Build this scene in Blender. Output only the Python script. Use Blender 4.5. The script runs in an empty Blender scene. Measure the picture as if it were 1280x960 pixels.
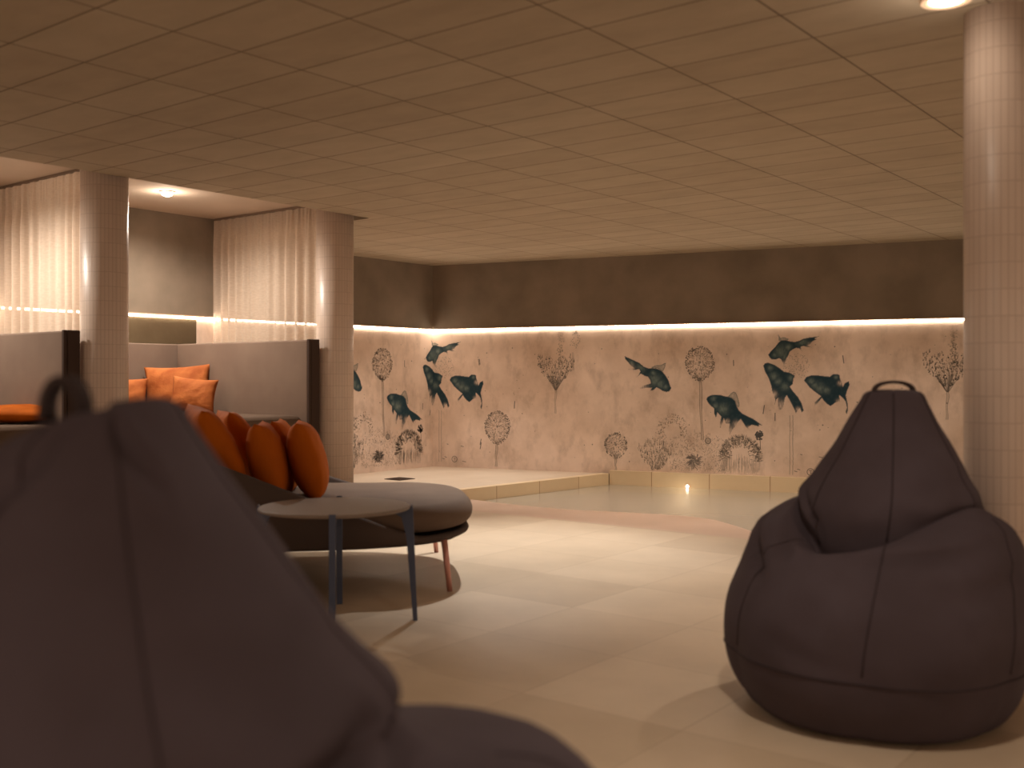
import bpy, bmesh, math, random
from mathutils import Vector, Matrix, noise

# ------------------------------------------------------------------ camera, world, lights, exposure
scene = bpy.context.scene
COL = scene.collection
TH = math.atan(1012 / 1296)                      # heading of the camera, turned left of +Y
FWD = Vector((-math.sin(TH), math.cos(TH), 0)); RGT = Vector((math.cos(TH), math.sin(TH), 0))
def W(lat, dep, z=0.0):                          # metres to the right of / ahead of the standpoint
    return Vector((RGT.x * lat + FWD.x * dep, RGT.y * lat + FWD.y * dep, z))

cam = bpy.data.cameras.new('camera'); cam_o = bpy.data.objects.new('camera', cam); COL.objects.link(cam_o)
cam_o.location = (0, 0, 1.1); cam_o.rotation_euler = (math.pi / 2, 0, TH)
cam.sensor_width = 36; cam.lens = 36.45; cam.shift_y = -8 / 1280; cam.clip_start = 0.05
cam.dof.use_dof = True; cam.dof.focus_distance = 10.5; cam.dof.aperture_fstop = 2.2
scene.camera = cam_o
scene.view_settings.view_transform = 'Standard'; scene.view_settings.look = 'None'
scene.view_settings.gamma = 1.0; scene.view_settings.use_curve_mapping = False
scene.view_settings.exposure = 0.0

wd = bpy.data.worlds.new('world'); scene.world = wd; wd.use_nodes = True
wd.node_tree.nodes['Background'].inputs[0].default_value = (1.0, 0.76, 0.57, 1)
wd.node_tree.nodes['Background'].inputs[1].default_value = 0.85

WARM = (1.0, 0.86, 0.72); AMBER = (1.0, 0.62, 0.32)
def spot(name, loc, power, angle, blend=0.6, size=0.04, color=WARM, target=None):
    l = bpy.data.lights.new(name, 'SPOT'); l.energy = power; l.spot_size = math.radians(angle); l.spot_blend = blend
    l.shadow_soft_size = size; l.color = color
    o = bpy.data.objects.new(name, l); COL.objects.link(o); o.location = loc
    d = (Vector(target) - Vector(loc)) if target else Vector((0, 0, -1))
    o.rotation_euler = d.to_track_quat('-Z', 'Y').to_euler(); return o
def point(name, loc, power, size=0.04, color=WARM):
    l = bpy.data.lights.new(name, 'POINT'); l.energy = power; l.shadow_soft_size = size; l.color = color
    o = bpy.data.objects.new(name, l); COL.objects.link(o); o.location = loc; return o

ZC = 2.41
spot('downlight_beam_daybed', W(0.05, 7.1, ZC - .02), 270, 85, 0.9, 0.03, (1.0, 1.0, .98), target=W(-.1, 6.55, 0))
spot('downlight_beam_deck', W(-.62, 10.6, ZC - .02), 100, 84, 0.9, 0.05, (1.0, .98, .94))
spot('downlight_beam_pool', W(1.6, 8.6, ZC - .02), 150, 110, 0.9, 0.05)
spot('downlight_beam_walk', W(2.3, 4.9, ZC - .02), 130, 120, 0.9, 0.05)
spot('added_fill_entry', W(.6, 2.2, ZC - .02), 90, 140, 0.9, 0.08)  # added fill over the near floor, not a known lamp
spot('added_fill_rear', W(-1.5, -.6, ZC - .02), 130, 140, 0.9, 0.08)  # added fill from behind the camera, no known lamp there
for k in range(6):                                    # added row of spots to brighten the mural evenly, no fixtures there
    q = Vector((-8.21, 9.005, 0)) + Vector((.97172, .23615, 0)) * (.85 + 1.3 * k) + Vector((.23615, -.97172, 0)) * 1.05
    spot('added_wash_mural', (q.x, q.y, ZC - .02), 25, 106, 0.6, 0.05, (1.0, .90, .78))
spot('added_wash_mural', (-7.15, 7.3, ZC - .02), 22, 106, 0.6, 0.05, (1.0, .90, .78))  # one more added spot for the mural's left part
point('underwater_beam', (-5.22, 9.50, -0.16), 2.5, 0.03, (1.0, .82, .62))

# ------------------------------------------------------------------ helpers
def link(o, parent=None):
    COL.objects.link(o)
    if parent is not None: o.parent = parent
    return o
def tag(o, label=None, cat=None, group=None, kind=None):
    if label: o['label'] = label
    if cat: o['category'] = cat
    if group: o['group'] = group
    if kind: o['kind'] = kind
    return o
def empty(name, loc, rz=0.0, label=None, cat=None, group=None):
    o = bpy.data.objects.new(name, None); o.empty_display_size = .1; COL.objects.link(o)
    o.location = loc; o.rotation_euler = (0, 0, rz)
    return tag(o, label, cat, group)
def obj(name, bm, mat, parent=None, smooth=False, recalc=True):
    if recalc: bmesh.ops.recalc_face_normals(bm, faces=bm.faces[:])
    me = bpy.data.meshes.new(name); bm.to_mesh(me); bm.free()
    for m in (mat if isinstance(mat, (list, tuple)) else [mat]): me.materials.append(m)
    if smooth:
        for p in me.polygons: p.use_smooth = True
    return link(bpy.data.objects.new(name, me), parent)
def struct(name, bm, mat, label=None, cat=None, smooth=False):
    o = obj(name, bm, mat, None, smooth); return tag(o, label, cat, None, 'structure')
def box(bm, x0, y0, z0, x1, y1, z1, bev=0.0, segs=2, M=None):
    r = bmesh.ops.create_cube(bm, size=1.0)
    vs = r['verts']
    for v in vs:
        v.co = Vector((x0 + (v.co.x + .5) * (x1 - x0), y0 + (v.co.y + .5) * (y1 - y0), z0 + (v.co.z + .5) * (z1 - z0)))
    if bev > 0:
        es = {e for v in vs for e in v.link_edges}
        r2 = bmesh.ops.bevel(bm, geom=list(es) + vs, offset=bev, segments=segs, profile=.5, affect='EDGES')
        vs = list({v for f in r2['faces'] for v in f.verts} | {v for v in vs if v.is_valid})
    if M is not None:
        for v in vs: v.co = M @ v.co
    return vs
def prism(bm, pts, z0, z1):
    b = [bm.verts.new((x, y, z0)) for x, y in pts]; t = [bm.verts.new((x, y, z1)) for x, y in pts]; n = len(pts)
    bm.faces.new(t); bm.faces.new(b[::-1])
    for i in range(n): bm.faces.new((b[i], b[(i + 1) % n], t[(i + 1) % n], t[i]))
def rings(bm, loops, cap0=True, cap1=True, closed=True):
    R = [[bm.verts.new(p) for p in lp] for lp in loops]; n = len(R[0])
    for a, b in zip(R, R[1:]):
        for i in range(n if closed else n - 1):
            j = (i + 1) % n; bm.faces.new((a[i], a[j], b[j], b[i]))
    if cap0: bm.faces.new(R[0][::-1])
    if cap1: bm.faces.new(R[-1])
    return R
def tube(bm, path, rad, n=6, closed=False):
    P = [Vector(p) for p in path]; L = len(P); loops = []
    up = Vector((0, 0, 1)); prev = None
    for i in range(L):
        a = P[i - 1] if (i > 0 or closed) else P[i]; b = P[(i + 1) % L] if (i < L - 1 or closed) else P[i]
        t = (b - a).normalized()
        if prev is None:
            u = t.cross(up)
            if u.length < .1: u = t.cross(Vector((1, 0, 0)))
            u.normalize()
        else:
            u = (prev - t * prev.dot(t)).normalized()
        prev = u; w = t.cross(u); r = rad[i] if isinstance(rad, (list, tuple)) else rad
        loops.append([P[i] + (u * math.cos(2 * math.pi * k / n) + w * math.sin(2 * math.pi * k / n)) * r for k in range(n)])
    if closed:
        loops.append(loops[0]); rings(bm, loops, False, False)
        bmesh.ops.remove_doubles(bm, verts=bm.verts[:], dist=1e-6)
    else: rings(bm, loops)
def lathe(bm, prof, n=48, cx=0, cy=0):
    loops = [[(cx + r * math.cos(2 * math.pi * k / n), cy + r * math.sin(2 * math.pi * k / n), z) for k in range(n)] for r, z in prof]
    rings(bm, loops)
def sstep(a, b, x):
    t = max(0, min(1, (x - a) / (b - a))); return t * t * (3 - 2 * t)
def srgb(r, g, b):
    f = lambda c: (c / 255 / 12.92) if c / 255 <= .04045 else ((c / 255 + .055) / 1.055) ** 2.4
    return (f(r), f(g), f(b), 1)

# ------------------------------------------------------------------ materials
def mat(name, color, rough=.7, spec=.3, metal=0.0, noise_amt=0.0, noise_scale=4.0, bump=0.0, bump_scale=60.0, color2=None, stretch=None, sheen=0.0):
    m = bpy.data.materials.new(name); m.use_nodes = True; nt = m.node_tree; b = nt.nodes['Principled BSDF']
    b.inputs['Base Color'].default_value = color; b.inputs['Roughness'].default_value = rough
    b.inputs['Specular IOR Level'].default_value = spec; b.inputs['Metallic'].default_value = metal
    if sheen: b.inputs['Sheen Weight'].default_value = sheen
    tc = nt.nodes.new('ShaderNodeTexCoord'); mp = nt.nodes.new('ShaderNodeMapping'); nt.links.new(tc.outputs['Object'], mp.inputs[0])
    if stretch: mp.inputs['Scale'].default_value = stretch
    if noise_amt or color2:
        n = nt.nodes.new('ShaderNodeTexNoise'); n.inputs['Scale'].default_value = noise_scale; n.inputs['Detail'].default_value = 5
        nt.links.new(mp.outputs[0], n.inputs['Vector'])
        rp = nt.nodes.new('ShaderNodeValToRGB'); nt.links.new(n.outputs['Fac'], rp.inputs[0])
        c2 = color2 or tuple(c * (1 - noise_amt) for c in color[:3]) + (1,)
        rp.color_ramp.elements[0].position = .35; rp.color_ramp.elements[0].color = c2
        rp.color_ramp.elements[1].position = .65; rp.color_ramp.elements[1].color = color
        nt.links.new(rp.outputs[0], b.inputs['Base Color'])
    if bump:
        n2 = nt.nodes.new('ShaderNodeTexNoise'); n2.inputs['Scale'].default_value = bump_scale; n2.inputs['Detail'].default_value = 4
        nt.links.new(mp.outputs[0], n2.inputs['Vector'])
        bp = nt.nodes.new('ShaderNodeBump'); bp.inputs['Strength'].default_value = bump; bp.inputs['Distance'].default_value = .01
        nt.links.new(n2.outputs['Fac'], bp.inputs['Height']); nt.links.new(bp.outputs[0], b.inputs['Normal'])
    return m
def emit(name, color, strength):
    m = bpy.data.materials.new(name); m.use_nodes = True; nt = m.node_tree
    e = nt.nodes.new('ShaderNodeEmission'); e.inputs[0].default_value = tuple(color) + (1,); e.inputs[1].default_value = strength
    nt.links.new(e.outputs[0], nt.nodes['Material Output'].inputs[0]); return m
def tiles(name, c1, c2, cm, bw, rh, mortar, rough, spec, offs=(0, 0), coord='Object', bias=0.0, noise_mix=.25, noise_scale=1.6, bump=.3, stagger=0.0, nstretch=(1, 1, 1)):
    m = bpy.data.materials.new(name); m.use_nodes = True; nt = m.node_tree; b = nt.nodes['Principled BSDF']
    b.inputs['Roughness'].default_value = rough; b.inputs['Specular IOR Level'].default_value = spec
    tc = nt.nodes.new('ShaderNodeTexCoord'); mp = nt.nodes.new('ShaderNodeMapping'); nt.links.new(tc.outputs[coord], mp.inputs[0])
    mp.inputs['Location'].default_value = (offs[0], offs[1], 0)
    br = nt.nodes.new('ShaderNodeTexBrick'); nt.links.new(mp.outputs[0], br.inputs['Vector'])
    br.offset = stagger; br.squash = 1.0
    br.inputs['Scale'].default_value = 1.0; br.inputs['Brick Width'].default_value = bw; br.inputs['Row Height'].default_value = rh
    br.inputs['Mortar Size'].default_value = mortar; br.inputs['Mortar Smooth'].default_value = .3; br.inputs['Bias'].default_value = bias
    br.inputs['Color1'].default_value = c1; br.inputs['Color2'].default_value = c2; br.inputs['Mortar'].default_value = cm
    n = nt.nodes.new('ShaderNodeTexNoise'); n.inputs['Scale'].default_value = noise_scale; n.inputs['Detail'].default_value = 6; n.inputs['Roughness'].default_value = .6
    mp2 = nt.nodes.new('ShaderNodeMapping'); mp2.inputs['Scale'].default_value = nstretch
    nt.links.new(tc.outputs[coord], mp2.inputs[0]); nt.links.new(mp2.outputs[0], n.inputs['Vector'])
    rp = nt.nodes.new('ShaderNodeValToRGB'); nt.links.new(n.outputs['Fac'], rp.inputs[0])
    rp.color_ramp.elements[0].position = .3; rp.color_ramp.elements[0].color = (.55, .52, .48, 1)
    rp.color_ramp.elements[1].position = .7; rp.color_ramp.elements[1].color = (1.1, 1.1, 1.1, 1)
    mx = nt.nodes.new('ShaderNodeMixRGB'); mx.blend_type = 'MULTIPLY'; mx.inputs[0].default_value = noise_mix
    nt.links.new(br.outputs['Color'], mx.inputs[1]); nt.links.new(rp.outputs[0], mx.inputs[2]); nt.links.new(mx.outputs[0], b.inputs['Base Color'])
    if bump:
        bp = nt.nodes.new('ShaderNodeBump'); bp.inputs['Strength'].default_value = bump; bp.inputs['Distance'].default_value = .004; bp.invert = True
        nt.links.new(br.outputs['Fac'], bp.inputs['Height']); nt.links.new(bp.outputs[0], b.inputs['Normal'])
    return m

M_floor = tiles('floor_stone', srgb(206, 184, 158), srgb(190, 167, 140), srgb(180, 157, 131), .628, .61, .003, .42, .35, (2.2, -3.48), noise_mix=.35)
M_ceil = tiles('ceiling_panels', srgb(188, 172, 150), srgb(181, 164, 142), srgb(112, 97, 82), .627, .3125, .0045, .85, .15, (2.17, -3.24), noise_mix=.25, noise_scale=3, nstretch=(1, 2, 1))
M_plaster = mat('grey_plaster', srgb(140, 124, 108), .85, .15, color2=srgb(122, 108, 93), noise_scale=2.2, bump=.25, bump_scale=14)
M_band = mat('brown_band', srgb(104, 88, 66), .85, .15, color2=srgb(92, 76, 56), noise_scale=2.5, bump=.2, bump_scale=14)
M_white = mat('pale_ceiling_paint', srgb(205, 186, 168), .85, .15, noise_amt=.04)
M_deck = mat('deck_stone', srgb(208, 188, 166), .5, .3, color2=srgb(198, 176, 153), noise_scale=1.5)
M_coping = tiles('coping_stone', srgb(226, 202, 166), srgb(212, 186, 150), srgb(176, 140, 108), .62, 2.0, .005, .45, .35, (0.15, 1.0), 'UV', noise_mix=.2)
M_ledge = mat('pool_ledge_stone', srgb(200, 170, 150), .4, .4, color2=srgb(190, 160, 138), noise_scale=2)
M_basin = mat('pool_basin_plaster', srgb(206, 190, 168), .6, .3, noise_amt=.05)
M_column = tiles('column_mosaic', srgb(216, 194, 178), srgb(210, 188, 172), srgb(190, 166, 150), .024, .094, .0018, .38, .45, (0, 0), 'UV', noise_mix=.12, bump=.25)
M_bag = mat('bag_fabric', srgb(78, 67, 71), .85, .12, color2=srgb(71, 60, 63), noise_scale=5, bump=.12, bump_scale=300)
M_bagseam = mat('bag_seam', srgb(58, 48, 49), .9, .1); M_strap = mat('bag_strap', srgb(60, 49, 47), .85, .15)
M_orange = mat('orange_velvet', srgb(184, 92, 14), .8, .12, color2=srgb(164, 78, 10), noise_scale=7, bump=.15, bump_scale=120, stretch=(1, 1, .35))
M_orange2 = mat('orange_weave', srgb(190, 112, 60), .75, .2, color2=srgb(156, 82, 38), noise_scale=9, bump=.35, bump_scale=70, stretch=(1, .3, 1))
M_taupe = mat('taupe_fabric', srgb(108, 89, 75), .85, .15, color2=srgb(101, 82, 69), noise_scale=4, bump=.12, bump_scale=260)
M_shell = mat('shell_fabric', srgb(82, 68, 61), .85, .15, noise_amt=.05, bump=.1, bump_scale=260)
M_darktrim = mat('dark_edge', srgb(70, 54, 46), .7, .2)
M_panel = mat('panel_fabric', srgb(132, 112, 98), .85, .15, color2=srgb(124, 104, 91), noise_scale=3, bump=.1, bump_scale=240)
M_tabletop = mat('table_top', srgb(132, 114, 100), .5, .4, noise_amt=.04)
M_navy = mat('table_steel', srgb(66, 72, 92), .45, .5, metal=.2)
M_copper = mat('rose_leg', srgb(196, 140, 126), .35, .5, metal=.6)
M_led = emit('led_diffuser', (1.0, .85, .68), 34)
M_lamp = emit('lamp_diffuser', (1.0, .86, .68), 7)
M_bulb = emit('bulb_glass', (1.0, .80, .52), 60)
M_poollight = emit('pool_lamp_lens', (1.0, .90, .74), 10)
M_rim = mat('lamp_rim', srgb(222, 190, 160), .5, .4)
M_grate = mat('drain_metal', srgb(84, 66, 56), .5, .4, metal=.5)
M_track = mat('curtain_track_metal', srgb(120, 100, 84), .5, .3)

def curtain_mat():
    m = bpy.data.materials.new('sheer_linen'); m.use_nodes = True; nt = m.node_tree; out = nt.nodes['Material Output']
    nt.nodes.remove(nt.nodes['Principled BSDF'])
    tc = nt.nodes.new('ShaderNodeTexCoord'); mp = nt.nodes.new('ShaderNodeMapping'); mp.inputs['Scale'].default_value = (30, 30, 120)
    nt.links.new(tc.outputs['Object'], mp.inputs[0])
    n = nt.nodes.new('ShaderNodeTexNoise'); n.inputs['Scale'].default_value = 1; nt.links.new(mp.outputs[0], n.inputs['Vector'])
    rp = nt.nodes.new('ShaderNodeValToRGB'); rp.color_ramp.elements[0].color = srgb(206, 184, 164); rp.color_ramp.elements[1].color = srgb(236, 218, 200)
    nt.links.new(n.outputs['Fac'], rp.inputs[0])
    d = nt.nodes.new('ShaderNodeBsdfDiffuse'); t = nt.nodes.new('ShaderNodeBsdfTranslucent'); tr = nt.nodes.new('ShaderNodeBsdfTransparent')
    nt.links.new(rp.outputs[0], d.inputs[0]); nt.links.new(rp.outputs[0], t.inputs[0])
    a = nt.nodes.new('ShaderNodeMixShader'); a.inputs[0].default_value = .4; nt.links.new(d.outputs[0], a.inputs[1]); nt.links.new(t.outputs[0], a.inputs[2])
    c = nt.nodes.new('ShaderNodeMixShader'); c.inputs[0].default_value = .13; nt.links.new(a.outputs[0], c.inputs[1]); nt.links.new(tr.outputs[0], c.inputs[2])
    nt.links.new(c.outputs[0], out.inputs[0]); return m
M_curtain = curtain_mat()

def water_mat():
    m = bpy.data.materials.new('pool_water'); m.use_nodes = True; nt = m.node_tree; out = nt.nodes['Material Output']
    nt.nodes.remove(nt.nodes['Principled BSDF'])
    tr = nt.nodes.new('ShaderNodeBsdfTransparent'); tr.inputs[0].default_value = (.90, .95, .93, 1)
    gl = nt.nodes.new('ShaderNodeBsdfGlossy'); gl.inputs['Roughness'].default_value = .22
    fr = nt.nodes.new('ShaderNodeFresnel'); fr.inputs[0].default_value = 1.33
    tc = nt.nodes.new('ShaderNodeTexCoord'); n = nt.nodes.new('ShaderNodeTexNoise'); n.inputs['Scale'].default_value = 3; nt.links.new(tc.outputs['Object'], n.inputs['Vector'])
    bp = nt.nodes.new('ShaderNodeBump'); bp.inputs['Strength'].default_value = .12; bp.inputs['Distance'].default_value = .02
    nt.links.new(n.outputs['Fac'], bp.inputs['Height']); nt.links.new(bp.outputs[0], gl.inputs['Normal'])
    mx = nt.nodes.new('ShaderNodeMixShader'); nt.links.new(fr.outputs[0], mx.inputs[0]); nt.links.new(tr.outputs[0], mx.inputs[1]); nt.links.new(gl.outputs[0], mx.inputs[2])
    df = nt.nodes.new('ShaderNodeBsdfDiffuse'); df.inputs[0].default_value = srgb(214, 200, 180)
    m3 = nt.nodes.new('ShaderNodeMixShader'); m3.inputs[0].default_value = .6; nt.links.new(tr.outputs[0], m3.inputs[1]); nt.links.new(df.outputs[0], m3.inputs[2]); nt.links.new(m3.outputs[0], mx.inputs[1])
    nt.links.new(mx.outputs[0], out.inputs[0]); return m
M_water = water_mat()

def mural_mat(use_ink):
    m = bpy.data.materials.new('mural_print' if use_ink else 'mural_paper'); m.use_nodes = True; nt = m.node_tree; b = nt.nodes['Principled BSDF']
    b.inputs['Roughness'].default_value = .8; b.inputs['Specular IOR Level'].default_value = .15
    tc = nt.nodes.new('ShaderNodeTexCoord')
    def nz(scale, det, lo, hi, c0, c1, st=(1, 1, 1)):
        mp = nt.nodes.new('ShaderNodeMapping'); mp.inputs['Scale'].default_value = st; nt.links.new(tc.outputs['Object'], mp.inputs[0])
        n = nt.nodes.new('ShaderNodeTexNoise'); n.inputs['Scale'].default_value = scale; n.inputs['Detail'].default_value = det; n.inputs['Roughness'].default_value = .62
        nt.links.new(mp.outputs[0], n.inputs['Vector']); rp = nt.nodes.new('ShaderNodeValToRGB'); nt.links.new(n.outputs['Fac'], rp.inputs[0])
        rp.color_ramp.elements[0].position = lo; rp.color_ramp.elements[1].position = hi
        rp.color_ramp.elements[0].color = c0; rp.color_ramp.elements[1].color = c1; return rp
    a = nz(1.5, 6, .34, .68, srgb(206, 180, 160), srgb(236, 212, 194))
    s = nz(7.0, 5, .30, .50, srgb(206, 200, 196), (1, 1, 1, 1), (1, 1, .55))
    mx = nt.nodes.new('ShaderNodeMixRGB'); mx.blend_type = 'MULTIPLY'; mx.inputs[0].default_value = .5
    nt.links.new(a.outputs[0], mx.inputs[1]); nt.links.new(s.outputs[0], mx.inputs[2])
    last = mx.outputs[0]
    if use_ink:
        at = nt.nodes.new('ShaderNodeAttribute'); at.attribute_name = 'ink'
        m2 = nt.nodes.new('ShaderNodeMixRGB'); nt.links.new(at.outputs['Alpha'], m2.inputs[0]); nt.links.new(last, m2.inputs[1]); nt.links.new(at.outputs['Color'], m2.inputs[2]); last = m2.outputs[0]
    nt.links.new(last, b.inputs['Base Color']); return m
M_mural = mural_mat(False); M_print = mural_mat(True)

# ------------------------------------------------------------------ the room
XL = -8.21; YB0 = 9.005; SL = .2430                      # left wall, back wall start and slope
CORNER = Vector((XL, YB0, 0)); DB = Vector((.97172, .23615, 0)); NB = Vector((.23615, -.97172, 0))   # along the back wall, into the room
def yb(x, off=0.0): return YB0 + (x - XL) * SL - off / .97172
XR = 4.0; YF = -4.0; ZR = 2.588; XE = -6.17; YE = 6.0; ZD = .06; DY0 = 6.02

bm = bmesh.new(); prism(bm, [(XL - .2, YF), (XL, YF), (XL, YB0), (XL - .2, YB0 + .25)], -.3, 2.7)
struct('wall_left', bm, M_plaster)
bm = bmesh.new(); prism(bm, [(XL, YB0), (XR, yb(XR)), (XR, yb(XR) + .2), (XL - .2, YB0 + .25)], -.3, 2.7)
struct('wall_back', bm, M_plaster)

bm = bmesh.new(); box(bm, XL, -2.0, 0, XL + .006, YB0 - 3.245, 1.634)  # thin sheet, darker brown than the wall it covers
tag(struct('trim_3', bm, M_band), 'darker brown band on the left wall below the light strip', 'wall band')

# pool outline: left coping line and front edge
FX = 6.55; CX0, CX1 = -6.30, -6.055                      # coping line x at y=6.55 and at the back wall
def cx_at(y): return -6.25 + (y - 7.25) * (.19 / 2.27)
PXR = 1.4
bm = bmesh.new()
prism(bm, [(XL, YF), (XR, YF), (XR, FX), (cx_at(FX), FX), (cx_at(FX), DY0), (XL, DY0)], -.12, 0)
prism(bm, [(PXR, FX), (XR, FX), (XR, yb(XR)), (PXR, yb(PXR))], -.12, 0)
struct('floor', bm, M_floor)
bm = bmesh.new()
prism(bm, [(XL, DY0), (cx_at(DY0) - .1, DY0), (cx_at(9.5) - .1, yb(cx_at(9.5) - .1)), (XL, YB0)], -.12, ZD)
tag(struct('pool_deck', bm, M_deck), 'pale raised stone deck between the left wall and the pool', 'deck')
# coping: left riser (UV runs along its length so joints show)
def uvbox(bm, a, b, n, t, z0, z1):
    a = Vector(a); b = Vector(b); n = Vector(n); L = (b - a).length
    uv = bm.loops.layers.uv.verify()
    c = [a, b, b + n * t, a + n * t]
    lo = [bm.verts.new((p.x, p.y, z0)) for p in c]; hi = [bm.verts.new((p.x, p.y, z1)) for p in c]
    us = [0, L, L, 0]
    def f(vs, uvs):
        fc = bm.faces.new(vs)
        for lp, q in zip(fc.loops, uvs): lp[uv].uv = q
    f(hi, [(us[i], .5) for i in range(4)]); f(lo[::-1], [(0, 0)] * 4)
    for i in range(4):
        j = (i + 1) % 4
        f([lo[i], lo[j], hi[j], hi[i]], [(us[i], z0), (us[j], z0), (us[j], z1), (us[i], z1)])
yce = 9.47
bm = bmesh.new(); uvbox(bm, (cx_at(DY0) - .1, DY0, 0), (cx_at(yce) - .1, yce, 0), Vector((1, -.0837, 0)).normalized(), .10, -.12, ZD + .006)
o = struct('trim_1', bm, M_coping); tag(o, 'pale stone coping along the left side of the pool', 'coping')
pb0 = CORNER + DB * 2.20; pb1 = CORNER + DB * 9.85
bm = bmesh.new(); uvbox(bm, pb0, pb1, NB, .06, -.12, .098)
o = struct('trim_2', bm, M_coping); tag(o, 'pale stone coping in front of the fish mural', 'coping')

# pool basin, ledge and water
x0 = cx_at(FX); xk = cx_at(9.5)
outline = [(x0, FX), (PXR, FX), (PXR, yb(PXR, .06)), (xk, yb(xk, .06))]
bm = bmesh.new()
lo = [bm.verts.new((x, y, -.42)) for x, y in outline]; hi = [bm.verts.new((x, y, -.12)) for x, y in outline]
bm.faces.new(lo)
for i in range(4): bm.faces.new((lo[i], lo[(i + 1) % 4], hi[(i + 1) % 4], hi[i]))
# front rim under the floor edge
struct('pool_basin', bm, M_basin)
LED = [(cx_at(7.36), 7.36), (-6.1, 7.33), (-5.68, 7.29), (-5.12, 7.30), (-4.75, 7.40), (-4.3, 7.52), (-4.02, 7.54), (-3.77, 7.46), (-3.33, 7.12), (-3.05, 6.82), (-2.9, FX + .004)]
fine = []
for i in range(len(LED) - 1):
    p = [Vector(LED[max(0, min(len(LED) - 1, i + k))]) for k in (-1, 0, 1, 2)]
    for s in range(6):
        t = s / 6
        q = .5 * ((2 * p[1]) + (-p[0] + p[2]) * t + (2 * p[0] - 5 * p[1] + 4 * p[2] - p[3]) * t * t + (-p[0] + 3 * p[1] - 3 * p[2] + p[3]) * t ** 3)
        fine.append((q.x, q.y))
fine.append(LED[-1])
bm = bmesh.new(); prism(bm, [(x0 + .004, FX + .004)] + [(x, y) for x, y in fine[::-1]], -.42, -.03)
struct('pool_ledge', bm, M_ledge, 'pink stone ledge curving along the front edge of the pool', 'ledge')
ZW = -.055
bm = bmesh.new()
wp = fine + [(PXR, FX), (PXR, yb(PXR, .06)), (xk, yb(xk, .06))]
bm.faces.new([bm.verts.new((x, y, ZW)) for x, y in wp])
o = obj('pool_water', bm, M_water); tag(o, 'still clear water filling the shallow indoor pool', 'water', None, 'structure')

# ceilings: panelled ceiling with a raised recess over the cabanas
bm = bmesh.new()
prism(bm, [(XE, YF), (XR, YF), (XR, yb(XR)), (XE, yb(XE))], ZC, ZC + .30)
prism(bm, [(XL, YE), (XE, YE), (XE, yb(XE)), (XL, YB0)], ZC, ZC + .30)
struct('ceiling', bm, M_ceil)
bm = bmesh.new(); prism(bm, [(XL, YF), (XE, YF), (XE, YE), (XL, YE)], ZR, ZR + .12)
struct('ceiling_recess', bm, M_white)

# columns
def column(x, y, r, ztop, label):
    bm = bmesh.new(); n = 64; uv = bm.loops.layers.uv.verify()
    lo = [bm.verts.new((r * math.cos(2 * math.pi * k / n), r * math.sin(2 * math.pi * k / n), 0)) for k in range(n)]
    hi = [bm.verts.new((v.co.x, v.co.y, ztop)) for v in lo]
    for k in range(n):
        j = (k + 1) % n; f = bm.faces.new((lo[k], lo[j], hi[j], hi[k])); f.smooth = True
        a, b = 2 * math.pi * r * k / n, 2 * math.pi * r * (k + 1) / n
        for lp, q in zip(f.loops, [(a, 0), (b, 0), (b, ztop), (a, ztop)]): lp[uv].uv = q
    bm.faces.new(hi); bm.faces.new(lo[::-1])
    o = obj('column', bm, M_column, recalc=False); o.location = (x, y, 0)
    return tag(o, label, 'column', 'round mosaic columns', 'structure')
column(-6.335, 5.77, .15, ZR, 'round pale mosaic column between the cabana and the fish mural')
column(-6.335, 3.74, .15, ZR, 'round pale mosaic column between the two curtained cabanas')
c = W(1.745, 3.72); column(c.x, c.y, .115, ZC, 'round pale mosaic column behind the single upright bean bag')

# light strips along the walls
def led(a, b, n, label):
    root = tag(empty('led_strip', tuple(a), 0, label, 'light strip', 'warm light strips on the walls'))
    L = b - a; t = L.normalized()
    for nm, z0, z1, d0, d1, m in (('diffuser', 1.642, 1.658, .004, .018, M_led), ('profile', 1.661, 1.671, .002, .022, M_rim)):
        bm = bmesh.new(); c = [n * d0, L + n * d0, L + n * d1, n * d1]; prism(bm, [(p.x, p.y) for p in c], z0, z1); obj(nm, bm, m, root)
    return root
led(Vector((XL, -2, 0)), Vector((XL, YB0 - .02, 0)), Vector((1, 0, 0)), 'glowing warm light strip running along the left wall behind the curtains')
led(CORNER + DB * .02, CORNER + DB * 11.5, NB, 'glowing warm light strip above the fish mural on the back wall')
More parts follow.
